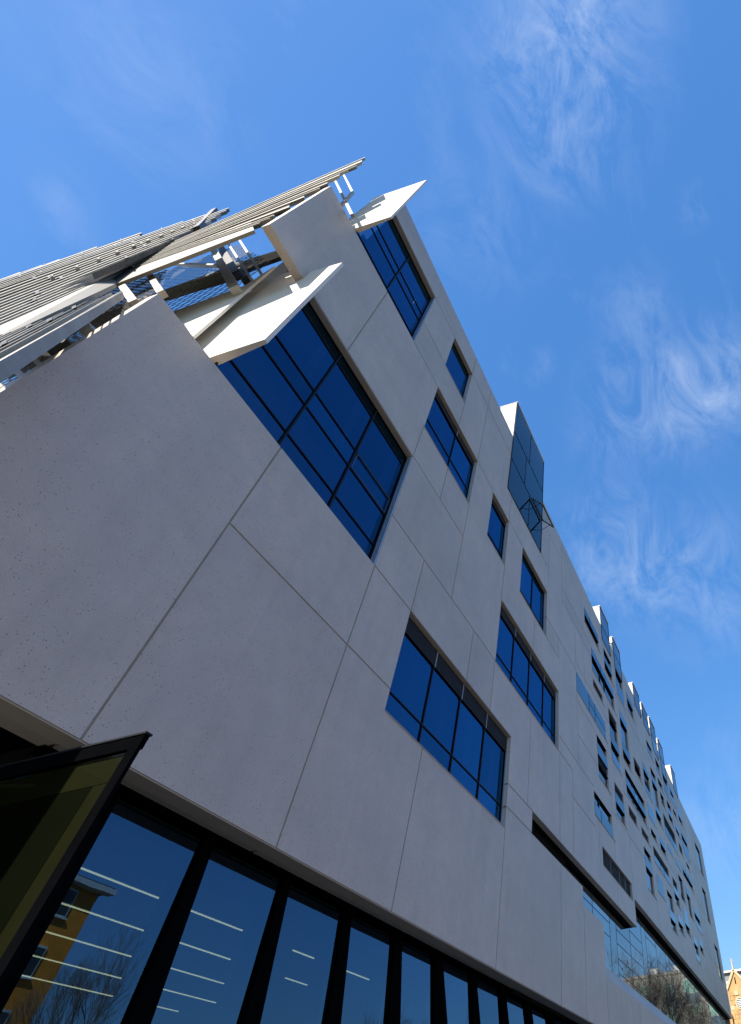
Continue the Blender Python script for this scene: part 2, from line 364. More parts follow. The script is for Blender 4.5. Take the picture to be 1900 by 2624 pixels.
HJ = [(8.5,3.95,8.79),(10.61,7.18,8.79),(12.33,7.18,13.45),(14.88,7.18,10.37),(9.2,15.03,17.0),(8.57,15.03,17.0),(19.03,5.58,7.21),(19.03,10.37,11.83),(19.03,13.43,14.93),
 (20.68,5.58,7.2),(23.1,5.58,7.2),(23.1,8.8,12.95),(23.1,16.97,20.03),(20.68,16.97,18.07),(16.52,17.9,19.5),(17.6,17.9,22.05),(12.96,19.6,24.2),(12.33,19.48,21.15),(11.28,21.15,24.2),
 (21.15,20.03,25.05),(20.3,20.03,25.05),(18.0,22.05,28.0),(15.95,22.05,25.2),(14.3,22.05,25.2),(13.1,27.3,34.0),(15.2,30.0,36.25),(17.5,36.25,36.8),(21.2,30.3,39.4),(19.0,41.5,54.2),(15.3,38.6,45.6),(13.0,52.0,64.9),(19.5,54.2,64.9),(16.2,51,59.1)]
JW = .017
def topz(s):
    pts = [(0,ROOF),(36.25,ROOF),(42.0,24.4),(47.62,24.15),(54.2,23.93),(70,23.93)]
    for (a,b),(c,d) in zip(pts, pts[1:]):
        if a <= s <= c: return b + (d-b)*(s-a)/(c-a)
    return ROOF
def panels(SOLID, CUTS, VJ, HJ, parent, mat, y0=0., y1=.20, warp=True):
    """split the wall into its precast panels: every joint line is a real gap"""
    J = [(s-JW, s+JW, a, b) for s, a, b in VJ] + [(a, b, z-JW, z+JW) for z, a, b in HJ]
    xs = sorted({round(v,4) for r in SOLID+CUTS+J for v in r[:2]}); zs = sorted({round(v,4) for r in SOLID+CUTS+J for v in r[2:4]})
    nx = len(xs)-1; nz = len(zs)-1
    inside = lambda R_, x, z: any(a < x < b and c < z < d for a, b, c, d in R_)
    sol = [[0]*nz for _ in range(nx)]; seal = []
    for i in range(nx):
        x = (xs[i]+xs[i+1])/2
        for k in range(nz):
            z = (zs[k]+zs[k+1])/2
            if inside(SOLID, x, z) and not inside(CUTS, x, z):
                if inside(J, x, z): seal.append((i, k))
                else: sol[i][k] = 1
    comp = [[0]*nz for _ in range(nx)]; n = 0; objs = []
    for i in range(nx):
        for k in range(nz):
            if sol[i][k] and not comp[i][k]:
                n += 1; st = [(i,k)]; comp[i][k] = n; cells = []
                while st:
                    a, b = st.pop(); cells.append((a,b))
                    for c, d in ((a+1,b),(a-1,b),(a,b+1),(a,b-1)):
                        if 0 <= c < nx and 0 <= d < nz and sol[c][d] and not comp[c][d]: comp[c][d] = n; st.append((c,d))
                cs = set(cells); mb = MB()
                def P(x, y, z): return (x, y, min(z, topz(x)) if warp and z > 24.6 else z)
                todo = set(cells)
                for c in sorted(cells):
                    if c not in todo: continue
                    a, b = c; e = b
                    while (a, e+1) in todo: e += 1
                    f = a
                    while all((f+1, t) in todo for t in range(b, e+1)): f += 1
                    for u in range(a, f+1):
                        for t in range(b, e+1): todo.discard((u,t))
                    mb.quad(P(xs[a],y0,zs[b]), P(xs[f+1],y0,zs[b]), P(xs[f+1],y0,zs[e+1]), P(xs[a],y0,zs[e+1]))
                for a, b in cells:
                    if (a-1,b) not in cs: mb.quad(P(xs[a],y1,zs[b]), P(xs[a],y0,zs[b]), P(xs[a],y0,zs[b+1]), P(xs[a],y1,zs[b+1]))
                    if (a+1,b) not in cs: mb.quad(P(xs[a+1],y0,zs[b]), P(xs[a+1],y1,zs[b]), P(xs[a+1],y1,zs[b+1]), P(xs[a+1],y0,zs[b+1]))
                    if (a,b-1) not in cs: mb.quad(P(xs[a],y1,zs[b]), P(xs[a+1],y1,zs[b]), P(xs[a+1],y0,zs[b]), P(xs[a],y0,zs[b]))
                    if (a,b+1) not in cs: mb.quad(P(xs[a],y0,zs[b+1]), P(xs[a+1],y0,zs[b+1]), P(xs[a+1],y1,zs[b+1]), P(xs[a],y1,zs[b+1]))
                objs.append(mb.build('wall_panel', mat, parent))
    sb = MB()
    for i, k in seal:
        z1_ = min(zs[k+1], topz(xs[i])) if warp else zs[k+1]
        if z1_ > zs[k]: sb.quad((xs[i],y0+.009,zs[k]),(xs[i+1],y0+.009,zs[k]),(xs[i+1],y0+.009,z1_),(xs[i],y0+.009,z1_))
    sb.build('joint_sealant', M_SEAL, parent)
    return objs
panels(SOLID, CUTS, VJ, HJ, B, M_CON)
# lower wall under the projecting storey
LS = [(17.0,22.1,4.98,8.55),(22.1,24.66,4.98,8.0),(24.66,66.0,4.98,6.45)]
panels(LS, [], [(19.7,0,8.6),(22.15,0,8.0),(24.66,0,6.5),(29.6,0,6.5),(34.5,0,6.5),(40,0,6.5),(46,0,6.5),(52,0,6.5)], [], B, M_CON, 0., .25, False)
m = MB(); m.quad((24.66,0,6.452),(66,0,6.452),(66,.40,7.06),(24.66,.40,7.06)); m.quad((24.66,0,6.4),(24.66,0,6.452),(24.66,.40,7.06),(24.66,.40,6.4))
m.build('coping', M_CON, B)
m = MB(); m.box(17.0,22.1,.25,.37,8.3,8.55); m.box(22.1,24.66,.25,.37,7.75,8.0); m.build('ledge', M_CON, B)

# ---- windows
def frame_rect(mb, s0, s1, z0, z1, y, w=.05, d=.07):
    mb.box(s0, s1, y-d, y, z0, z0+w); mb.box(s0, s1, y-d, y, z1-w, z1)
    mb.box(s0, s0+w, y-d, y, z0+w, z1-w); mb.box(s1-w, s1, y-d, y, z0+w, z1-w)
def slats(mb, s0, s1, z0, z1, y, pitch=.055):
    z = z0 + pitch*.5
    while z < z1:
        mb.hexa([(s0,y-.035,z-.02),(s1,y-.035,z-.02),(s1,y-.035,z-.008),(s0,y-.035,z-.008),(s0,y,z+.012),(s1,y,z+.012),(s1,y,z+.024),(s0,y,z+.024)]); z += pitch
def cut(a0, a1, ms): 
    e = [a0] + [v for v in sorted(ms) if a0+.1 < v < a1-.1] + [a1]; return list(zip(e, e[1:]))
def far_window(w):
    s0, s1, bands, mul_ = w; z0 = bands[-1][1]; z1 = bands[0][0]; D = .095
    p = part_empty('window', B)
    fr = MB(); frame_rect(fr, s0, s1, z0, z1, D+.012, .03, .02)
    for x in mul_:
        fr.box(x-.025, x+.025, D-.04, D+.01, z0, z1)
    fr.build('window_frame', M_FRAME, p)
    # dark lined head
    for (a, b, k) in bands:
        if k == 'R':
            h = MB(); h.box(s0+.002, s1-.03, .006, D-.004, a-.025, a-.002); h.build('head_panel', M_DARK, p)
            for x0, x1 in cut(s0, s1, mul_):
                g = MB(); g.quad((x0,D,b),(x1,D,b),(x1,D,a),(x0,D,a)); g.build('pane', M_GLASSF, p)
        elif k == 'F':
            bx = MB(); bx.box(s0+.002, s1-.002, .006, D-.006, b+.002, a-.002); bx.build('glazing_box', M_FRAME, p)
            if mul_ and b-a < .8 or s1-s0 > 4.9:
                for x in mul_:
                    q_ = MB(); q_.box(x-.022, x+.022, -.018, .0, b+.01, a-.01); q_.build('mullion', M_FRAME, p)
            if s1-s0 > 4.9:
                q_ = MB(); q_.box(mul_[0], s1-.02, -.017, .0, 17.0, 17.035); q_.build('transom', M_FRAME, p)
            for x0, x1 in cut(s0, s1, mul_):
                g = MB(); g.box(x0+.012, x1-.012, -.012, .0, b+.012, a-.012); g.build('pane', M_GLASSF, p)
        else:
            bk = MB(); bk.quad((s0,.088,b),(s1,.088,b),(s1,.088,a),(s0,.088,a)); bk.build('louvre_backing', M_DARK, p)
            lv = MB(); slats(lv, s0+.01, s1-.01, b, a, .08, .07); lv.build('louvre_slats', M_LOUV, p, 'stuff')
    sl_ = MB(); sl_.box(s0-.02, s1+.35, -.018, -.002, z0-.028, z0-.004); sl_.build('sill', M_SEAL, p)
for w in FAR: far_window(w)
# one flush band needs its transom
def near_window(s0, s1, z0, z1, D, mul_, tr, lou, light_trim=False):
    p = part_empty('window', B)
    zt = z1 - lou
    fr = MB(); frame_rect(fr, s0, s1, z0, z1, D+.03, .03, .035); fr.build('window_frame', M_FRAME, p)
    for x in mul_:
        q_ = MB(); q_.box(x-.016, x+.016, D-.02, D+.03, z0+.045, zt); q_.build('mullion', M_FRAME, p)
    for z in tr:
        q_ = MB(); q_.box(s0+.03, s1-.03, D-.012, D+.03, z-.014, z+.014); q_.build('transom', M_FRAME, p)
    zz = [z0] + tr + [zt]
    for x0, x1 in cut(s0, s1, mul_):
        for a, b in zip(zz, zz[1:]):
            g = MB(); g.quad((x0,D+.012,a),(x1,D+.012,a),(x1,D+.012,b),(x0,D+.012,b)); g.build('pane', M_GLASS, p)
    for i_, (x0, x1) in enumerate(cut(s0, s1, mul_)):
        bl = MB(); bl.box(x1-.42, x1-.12, D+.30, D+.34, z0+.02, zt+.1); bl.build('inner_pier', M_CEIL, p)
        if i_ % 2: bl = MB(); bl.box(x0+.05, x1-.45, D+.20, D+.22, z0, z0+.35*(z1-z0)); bl.build('blind', M_CEIL, p)
    if lou:
        lv = MB(); slats(lv, s0+.045, s1-.045, zt+.02, z1-.05, D, .045); lv.build('louvre_slats', M_LOUV, p, 'stuff')
        bk = MB(); bk.quad((s0,D+.02,zt),(s1,D+.02,zt),(s1,D+.02,z1),(s0,D+.02,z1)); bk.build('louvre_backing', M_DARK, p)
        for x in mul_:
            q_ = MB(); q_.box(x-.02, x+.02, D-.050, D-.036, zt, z1-.04); q_.build('louvre_post', M_MID, p)
    hd = MB(); hd.box(s0+.01, s1-.004, .01, D-.02, z1-.012, z1-.003); hd.build('head_lining', M_REV, p)
    jb = MB(); jb.box(s1-.030, s1-.003, D-.05, D-.022, z0+.01, z1-.02); jb.build('trim', M_ALU, p)
    sl_ = MB(); sl_.box(s0, s1, -.012, D-.03, z0-.001, z0+.02); sl_.build('sill', M_REV, p)
for w in NEAR: near_window(*w)

# ---- the two corner windows and the walls around them
def corner_window(s0, s1, z0, z1, D, mul_, tr, sash=None):
    p = part_empty('window', B)
    fr = MB(); frame_rect(fr, s0, s1, z0, z1, D+.03, .03, .035); fr.build('window_frame', M_FRAME, p)
    for x in mul_:
        q_ = MB(); q_.box(x-.018, x+.018, D-.03, D+.03, z0+.03, z1-.03); q_.build('mullion', M_FRAME, p)
    for z in tr:
        q_ = MB(); q_.box(s0+.03, s1-.03, D-.012, D+.03, z-.014, z+.014); q_.build('transom', M_FRAME, p)
    zz = [z0] + tr + [z1]
    for x0, x1 in cut(s0, s1, mul_):
        for a, b in zip(zz, zz[1:]):
            g = MB(); g.quad((x0,D+.012,a),(x1,D+.012,a),(x1,D+.012,b),(x0,D+.012,b)); g.build('pane', M_GLASS, p)
    for i_, (x0, x1) in enumerate(cut(s0, s1, mul_)):
        bl = MB(); bl.box(x0+.35, x1-.25, D+.7, D+.74, z0+.8, z0+1.9); bl.build('inner_panel', M_CEIL, p)
        bl = MB(); bl.box(x1-.3, x1-.1, D+.35, D+.4, z0, z1); bl.build('inner_pier', M_CEIL, p)
    hd = MB(); hd.box(s0+.2, s1-.004, .01, D-.02, z1-.03, z1-.003); hd.build('head_lining', M_REV, p)
    jb = MB(); jb.box(s1-.034, s1-.004, .012, D-.04, z0+.01, z1-.04); jb.build('trim', M_ALU, p)
    if sash:
        a, b, c, d = sash; sm = MB(); frame_rect(sm, a, b, c, d, D-.012, .018, .012); sm.build('sash', M_SASH, p)
corner_window(2.3, 7.18, 10.61, 14.87, .18, [3.98,5.58], [11.27,12.33,12.92,14.45], (5.64,7.08,12.36,12.89))
corner_window(2.3, 5.58, 19.02, 23.1, .18, [3.98], [19.62,20.85,21.4])
# thick light fins at the left end of each corner window
def slab(name, poly, x0, x1f, x1b, mat, ysplit):
    """poly in (y,z) at x0; thickness grows from x1f at the front to x1b at the back"""
    y0 = min(p[0] for p in poly); yb = max(p[0] for p in poly)
    mb = MB(); n = len(poly)
    X1 = lambda y: x1f + (x1b-x1f)*min(1, max(0, (y-y0)/(ysplit-y0)))
    A = [(x0, y, z) for y, z in poly]; C = [(X1(y), y, z) for y, z in poly]
    mb.poly(A[::-1]); mb.poly(C)
    for i in range(n): j = (i+1) % n; mb.quad(A[i], A[j], C[j], C[i])
    return mb.build(name, mat, B)
slab('side_fin', [(-.82,10.92),(.16,10.94),(.75,10.8),(1.9,10.7),(1.9,16.3),(.96,16.33),(.49,15.41),(-.13,15.33),(-.86,15.17)], 2.2, 2.27, 2.36, M_WHITE, .2)
slab('side_fin', [(-.97,19.45),(.16,19.62),(.95,19.5),(1.12,19.4),(1.12,24.75),(1.2,25.4),(-.98,25.05)], 2.22, 2.28, 2.36, M_WHITE, .2)
slab('return_wall', [(.84,10.7),(.84,11.8),(1.14,16.2),(1.36,15.0),(3.3,14.9),(3.3,10.7)], 1.97, 2.02, 2.02, M_WHITE, 1.2)

# ---- ground floor soffit, header, glazing
m = MB(); m.box(1.05,17.0,.2,.5,4.985,5.10); m.box(1.05,17,.19,.2,4.984,5.0)
for a_, b_ in ((3.98,7.15),(7.2,10.35),(10.4,15.0),(15.05,19.7),(19.75,29.6),(29.65,66)):
    box('soffit', M_SOFFIT, B, a_, b_, .26, .40, 4.982, 5.2)
box('soffit', M_SOFFIT, B, -2.0, 3.93, .2, .50, 4.982, 5.2)
box('soffit', M_SOFFIT, B, -4.0, 1.04, .0, .50, 4.982, 5.3)
box('soffit_edge', M_REV, B, 1.05, 66.0, .012, .255, 4.962, 4.978)
box('entrance_ceiling', M_DARK, B, -6.0, 3.93, .5, 9.0, 5.02, 5.3)
gf = part_empty('shopfront', B)
box('header', M_DARK, gf, 3.9, 66.0, .405, .53, 4.945, 4.981)
MU = [((4.86,5.00),(4.88,5.06),3.0),((6.42,6.56),(6.45,6.74),3.1),((8.08,8.21),(8.17,8.48),3.3),((9.70,9.90),(9.94,10.28),3.5),((11.37,11.62),(11.66,12.05),3.72),
      ((12.98,13.31),(13.34,13.87),3.93),((14.77,15.0),(15.08,15.45),4.1),((16.47,16.75),(16.8,17.2),4.1),((18.12,18.5),(18.5,18.95),4.2),((19.84,20.28),(20.2,20.7),4.2)]
x_ = 21.9
while x_ < 58: MU.append(((x_,x_+.3),(x_+.35,x_+.8),4.2)); x_ += 1.72
prevb = 3.9
for (a, b), (c, d), zl in MU:
    k = (4.9-1.2)/(4.9-zl)
    a2 = a + (c-a)*k; b2 = b + (d-b)*k
    q_ = MB(); q_.hexa([(a2,.47,1.2),(b2,.46,1.2),(b2,.53,1.2),(a2,.53,1.2),(a,.46,4.944),(b,.46,4.944),(b,.53,4.944),(a,.53,4.944)])
    q_.hexa([(a2,.46,0),(b2,.46,0),(b2,.53,0),(a2,.53,0),(a2,.47,1.2),(b2,.46,1.2),(b2,.53,1.2),(a2,.53,1.2)])
    q_.build('mullion', M_DARK, gf)
    g = MB(); g.quad((prevb,.52,0),(a+.05,.52,0),(a+.05,.52,4.945),(prevb,.52,4.945)); g.build('pane', M_GLASSG, gf)
    fin = MB(); fin.box(a+.02, a+.08, .54, .84, 0, 4.77); fin.build('inner_post', M_DARK, gf)
    prevb = a+.05
# room behind
box('ceiling', M_CEIL, B, 3.9, 40, .98, 14, 4.78, 4.84)
box('bulkhead', M_CEIL, B, 3.9, 24, .96, 1.28, 4.60, 4.775)
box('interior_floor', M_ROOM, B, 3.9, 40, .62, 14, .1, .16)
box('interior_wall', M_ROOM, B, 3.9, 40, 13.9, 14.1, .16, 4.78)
for y, segs in ((1.77,((4.2,9.0),(10.27,10.95),(11.6,12.8))),(2.99,((4.2,10.25),(11.77,12.63))),(4.17,((4.4,11.55),)),(5.33,((4.6,12.75),)),(6.44,((4.8,12.96),))):
    for x0, x1 in segs:
        fx = part_empty('strip_light', B)
        box('housing', M_ALU, fx, x0, x1, y-.03, y+.03, 4.62, 4.66)
        box('diffuser', M_LIGHT, fx, x0+.02, x1-.02, y-.012, y+.012, 4.610, 4.619)
# ---- glazed entrance screen standing out from the wall
es = part_empty('entrance_screen', B)
X0, YF, ZT = 3.41, -1.70, 4.40
m = MB(); m.box(X0-.01, X0+.04, YF, .45, ZT-.12, ZT); m.box(X0-.01, X0+.025, YF, YF+.10, 0, ZT-.12)
m.box(X0-.01, X0+.04, YF+.11, .45, 0, .15); m.build('frame', M_DARK, es)
box('cap', M_FRAME, es, X0-.02, X0+.05, YF-.01, .45, ZT+.002, ZT+.02)
m = MB(); m.quad((X0+.01,YF+.11,ZT-.12),(X0+.01,.45,ZT-.12),(X0+.01,.45,.15),(X0+.01,YF+.11,.15)); m.build('pane', M_GLASSD, es)
box('inner_lining', simple('olive_panel', (.028,.027,.015), .6, spec=.1), es, X0+.03, X0+.05, YF+.12, .45, ZT-.38, ZT-.13)
box('inner_lining', bpy.data.materials['olive_panel'], es, X0+.03, X0+.05, YF+.12, YF+.30, .1, ZT-.385)
box('dark_backing', simple('dark_green_backing', (.009,.011,.008), .4, spec=.1), es, X0+.03, X0+.055, YF+.305, .45, 0.1, ZT-.385)  # dark sheet added behind the pane, standing in for the dim interior

# ---- curtain wall beyond, and its soffits
cw = part_empty('curtain_wall', B)
ms = [21.3, 24.54, 26.98]; x = 28.03
while x < 61: ms += [x, x+2.44, x+4.90]; x += 5.885
ms = [v for v in ms if v < 62.6] + [62.8]
YG = .38
for v in ms:
    mm = MB(); mm.box(v-.022, v+.022, YG-.004, YG+.02, 6.9, 10.31); mm.build('mullion', M_FRAME, cw)
tm = MB(); pat = {0:(8.93,8.43,7.9), 1:(9.48,8.95,8.43,7.9), 2:(8.6,)}
for i, (a, b) in enumerate(zip(ms, ms[1:])):
    narrow = b-a < 1.5
    lv_ = [] if narrow else [7.15, 7.65, 8.15, 8.64] + ([9.13] if i % 3 else []) + ([9.64] if i % 3 != 1 and a > 33 else [])
    if a < 26: lv_ = [8.61, 8.12]
    for z in lv_: tm.box(a+.03, b-.03, YG-.003, YG+.02, z-.016, z+.016)
    zs_ = [6.9] + sorted(lv_) + [10.31]
    for c, d in zip(zs_, zs_[1:]):
        g = MB(); g.quad((a,YG,c),(b,YG,c),(b,YG,d),(a,YG,d)); g.build('pane', M_GLASSF, cw)
tm.build('transom', M_FRAME, cw)
box('soffit', M_DSOF, B, 17.0, 30.44, .2, .60, 9.202, 9.3)
box('soffit', M_DSOF, B, 30.46, 64.88, .2, .60, 10.312, 10.4)
box('end_wall', M_DSOF, B, 30.40, 30.44, .2, .60, 9.3, 10.31)
box('column_wall', M_DSOF, B, 63.3, 64.6, .55, 6, 7.2, 10.31)
m = MB(); m.box(17.0, 21.26, .376, .40, 4.9, 9.2); m.build('dark_infill', M_DSOF, B)

# ---- projecting window bays standing above the parapet
def bay(b, i):
    s0, s1, z0, z1, D, mul_, tr = b
    p = part_empty('window_bay', B)
    w = MB(); w.box(s0, s0+.05, .02, D, z0+.4, z1-.06); w.build('side_panel', M_WHITE, p); w = MB(); w.box(s1-.05, s1, .02, D, z0+.4, z1-.06); w.build('side_panel', M_WHITE, p)
    c = MB(); c.box(s0-.02, s1+.02, -.05, D+.03, z1-.06, z1); c.build('cap', simple('bay_cap_%d' % i, (.62,.56,.48), .6) if i == 0 else bpy.data.materials['bay_cap_0'], p)
    bk = MB(); bk.box(s0+.05, s1-.05, D-.05, D, z0, z1-.06); bk.build('back_panel', M_BACK, p)
    zz = [z0] + sorted(tr) + [z1-.06]
    f = MB()
    for z in sorted(tr): f.box(s0+.02, s1-.02, -.025, .0, z-.025, z+.025)
    f.box(s0, s0+.04, -.03, .02, z0, z1-.06); f.box(s1-.04, s1, -.03, .02, z0, z1-.06)
    f.box(s0, s1, -.03, .02, z0, z0+.03)
    for k, (a, c_) in enumerate(zip(zz, zz[1:])):
        mx = mul_
        if i == 0: mx = [[15.3],[14.6],[15.0]][k]
        for x in mx: f.box(x-.02, x+.02, -.025, .0, a+.025, c_-.025)
        for x0, x1 in cut(s0, s1, mx):
            g = MB(); g.box(x0+.01, x1-.01, -.014, -.004, a+.01, c_-.01); g.build('pane', M_BAY if i == 0 else M_GLASSF, p)
    f.build('frame', M_FRAME, p)
for i, b in enumerate(BAYS): bay(b, i)
# open top hung sash on the first bay
sash = part_empty('open_sash', B)
hz = 22.86; a = R(38)
def SP(x, t, o=0): return (x, -.05 - t*math.sin(a) - o*math.cos(a), hz - t*math.cos(a) + o*math.sin(a))
def sbar(mb, x0, x1, t0, t1, th=.05): mb.hexa([SP(x0,t0),SP(x1,t0),SP(x1,t1),SP(x0,t1),SP(x0,t0,th),SP(x1,t0,th),SP(x1,t1,th),SP(x0,t1,th)])
m = MB(); sx0, sx1, tl = 15.42, 16.92, .95
sbar(m, sx0, sx1, 0, .06); sbar(m, sx0, sx1, tl-.06, tl); sbar(m, sx0, sx0+.06, .06, tl-.06); sbar(m, sx1-.06, sx1, .06, tl-.06)
m.build('sash_frame', simple('bronze_frame', (.07,.065,.05), .45, .3), sash)
m = MB(); m.quad(SP(sx0+.06,.06,.02),SP(sx1-.06,.06,.02),SP(sx1-.06,tl-.06,.02),SP(sx0+.06,tl-.06,.02)); m.build('pane', M_BAY, sash)
m = MB(); m.beam((sx0+.05,-.03,hz-.75),SP(sx0+.05,tl*.7),.02,.02); m.beam((sx1-.05,-.03,hz-.75),SP(sx1-.05,tl*.7),.02,.02); m.build('stay', M_FRAME, sash)

# ---- body of the building behind the facade
m = MB()
def gx(y): return 2.26 + max(0, y-1.3)*.38
m.poly([(gx(1.3),1.3,4.98),(gx(26),26,4.98),(gx(26),26,24.4),(gx(1.3),1.3,24.4)])
m.build('gable_wall', M_WHITE, B)
m = MB(); m.poly([(2.7,.2,24.40),(64.8,.2,23.7),(64.8,26,23.7),(gx(26),26,24.4)]); m.build('roof', M_ZINC, B)
m = MB(); m.quad((64.85,.2,0),(64.85,26,0),(64.85,26,23.8),(64.85,.2,23.8)); m.build('end_wall', M_CON, B)
m = MB(); m.quad((gx(26),26,0),(64.9,26,0),(64.9,26,23.8),(gx(26),26,24.4)); m.build('rear_wall', M_CON, B)
for z in (8.0,12.0,16.1,20.2):
    m = MB(); m.poly([(2.5,.26,z) if z > 9 else (2.5,.62,z),(64.7,.26,z) if z > 9 else (64.7,.62,z),(64.7,9,z),(4.6,9,z)]); m.build('floor_slab', M_CEIL, B)
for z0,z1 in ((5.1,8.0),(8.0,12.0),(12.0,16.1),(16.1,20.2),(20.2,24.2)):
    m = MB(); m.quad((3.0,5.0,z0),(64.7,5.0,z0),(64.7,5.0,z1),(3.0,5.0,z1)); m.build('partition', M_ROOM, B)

# ---- zinc louvre screens, steelwork and mesh on the gable end.
# plan of the screen: each row bows outwards along the gable
LV_A = [
  ((1.079,1.47,27.46),(1.079,1.2,26.52),(1.023,5.24,18.27),(1.023,5.48,18.65)),
  ((1.078,1.22,26.15),(1.078,0.78,24.67),(1.023,5.08,17.97),(1.023,5.32,18.34)),
  ((1.077,0.82,24.13),(1.077,0.64,23.52),(1.022,4.92,17.68),(1.022,5.15,18.03)),
  ((1.075,1.11,24.05),(1.075,0.84,23.23),(1.022,4.77,17.4),(1.022,5,17.74)),
  ((1.072,1,22.74),(1.072,0.7,21.83),(1.022,4.63,17.13),(1.022,4.85,17.46)),
  ((1.069,0.92,21.31),(1.069,0.58,20.33),(1.021,4.49,16.87),(1.021,4.7,17.18)),
  ((1.067,0.69,19.96),(1.067,0.53,19.53),(1.021,4.35,16.61),(1.021,4.56,16.92)),
  ((1.063,0.87,19.17),(1.063,0.55,18.34),(1.021,4.22,16.36),(1.021,4.42,16.66)),
  ((1.059,0.83,17.99),(1.059,0.4,16.96),(1.02,4.1,16.12),(1.02,4.29,16.41)),
  ((1.055,0.68,16.66),(1.055,0.51,16.26),(1.02,3.97,15.89),(1.02,4.16,16.17)),
  ((1.054,0.57,16.16),(1.054,0.45,15.88),(1.02,3.85,15.66),(1.02,4.04,15.93)),
  ((1.052,0.71,15.92),(1.052,0.56,15.6),(1.019,3.73,15.44),(1.019,3.91,15.7)),
]
LV_FL = [
  ((1.039,1.31,16.7),(1.04,0.29,14.72),(1.005,2.88,13.63),(0.994,4.45,15.74)),
  ((0.988,4.41,15.68),(0.998,2.84,13.58),(0.446,-1.86,5.95),(0.446,-1.1,6.72)),
]
LV_S = [
  ((0.671,18.32,28.71),(0.673,16.69,26.91),(0.476,12.5,20.45),(0.476,13.61,21.57)),
  ((0.763,19.26,31.05),(0.764,17.65,29.19),(0.477,12.02,19.96),(0.477,13.08,21.03)),
  ((0.836,19.44,32.4),(0.838,17.89,30.54),(0.478,11.41,19.35),(0.478,12.4,20.34)),
  ((0.993,20.38,36.38),(0.994,18.56,33.99),(0.478,10.62,18.54),(0.478,11.93,19.87)),
  ((1.081,17.17,35.77),(1.081,15.7,33.61),(0.479,9.34,17.25),(0.479,10.45,18.37)),
  ((1.082,15.79,33.54),(1.082,14.49,31.63),(0.48,8.24,16.14),(0.48,9.2,17.11)),
  ((1.096,11.93,31.32),(1.096,11.1,29.96),(0.481,7.45,15.34),(0.481,8.13,16.02)),
  ((1.104,9.96,29.89),(1.104,9.27,28.66),(0.482,6.77,14.64),(0.482,7.38,15.26)),
  ((1.113,8.13,28.61),(1.113,7.54,27.5),(0.483,5.59,13.45),(0.483,6.7,14.57)),
  ((1.114,7.74,27.64),(1.114,7.25,26.73),(0.484,4.54,12.38),(0.484,5.45,13.31)),
  ((1.115,7.51,26.69),(1.115,7.03,25.82),(0.485,3.65,11.49),(0.485,4.42,12.26)),
  ((1.115,7.22,25.76),(1.116,6.76,24.93),(0.486,2.91,10.73),(0.486,3.56,11.39)),
  ((1.116,6.94,24.85),(1.116,6.49,24.06),(0.487,2.26,10.07),(0.487,2.82,10.64)),
  ((1.117,6.69,23.95),(1.117,6.25,23.19),(0.488,1.7,9.51),(0.488,2.19,10)),
  ((1.116,6.47,23.02),(1.117,6.04,22.29),(0.488,1.21,9.01),(0.488,1.64,9.44)),
  ((1.113,6.55,21.77),(1.113,6.11,21.06),(0.489,0.78,8.57),(0.489,1.16,8.95)),
  ((1.109,6.5,20.55),(1.109,6.05,19.87),(0.49,0.39,8.17),(0.49,0.73,8.52)),
  ((1.108,6.24,19.57),(1.108,5.8,18.93),(0.491,0.04,7.82),(0.491,0.35,8.13)),
  ((1.107,5.95,18.63),(1.108,5.53,18.03),(0.492,-0.27,7.5),(0.492,0.01,7.79)),
  ((1.108,5.61,17.85),(1.108,5.2,17.29),(0.493,-0.55,7.22),(0.493,-0.3,7.47)),
  ((1.109,5.24,17.19),(1.109,4.86,16.66),(0.494,-0.81,6.96),(0.494,-0.58,7.19)),
]
LV_F = [
  ((0.928,1.33,11.46),(0.928,1.18,11.25),(0.421,-3.17,4.65),(0.421,-3.1,4.73)),
  ((0.889,1.12,10.94),(0.889,0.98,10.74),(0.421,-3.02,4.81),(0.421,-2.94,4.89)),
  ((0.843,1.04,10.59),(0.843,0.89,10.4),(0.421,-2.91,4.92),(0.421,-2.82,5.01)),
  ((0.789,0.68,9.87),(0.789,0.54,9.69),(0.421,-2.77,5.07),(0.421,-2.67,5.16)),
  ((0.744,0.44,9.37),(0.744,0.34,9.25),(0.421,-2.64,5.2),(0.421,-2.53,5.3)),
  ((0.707,0.25,9),(0.707,0.15,8.88),(0.421,-2.52,5.32),(0.421,-2.41,5.43)),
  ((0.643,-0.16,8.31),(0.643,-0.25,8.2),(0.421,-2.43,5.41),(0.421,-2.31,5.52)),
  ((0.603,-0.41,7.9),(0.603,-0.5,7.8),(0.421,-2.35,5.48),(0.421,-2.23,5.6)),
  ((0.935,1.14,11.45),(0.935,0.75,10.9),(0.417,-3.5,4.33),(0.417,-3.23,4.61)),
]
POSTS = [
  ((1.9,7.92,25.54),(1.9,1.09,14.13),0.2),
  ((1.22,4.33,16.63),(1.22,0.81,11.76),0.12),
  ((1.12,4.48,15.79),(1.12,0.67,10.9),0.13),
  ((1.12,2.02,11.31),(1.12,0.42,9.47),0.15),
  ((1.12,1.92,9.98),(1.12,0.46,8.55),0.06),
  ((1.12,1.89,9.56),(1.12,0.41,8.2),0.07),
  ((1.12,0.83,8.25),(1.12,0.45,7.9),0.08),
]
DPOSTS = [
  ((2.1,8.87,27.64),(2.1,3.04,17.75),0.22),
  ((2.3,9.67,28.94),(2.3,2.98,17.85),0.2),
  ((2.4,11.01,39.56),(2.4,8.19,33.45),0.26),
  ((1.13,1.98,10.6),(1.13,0.38,8.88),0.26),
  ((1.12,4.36,14.33),(1.12,3.39,13.21),0.14),
]
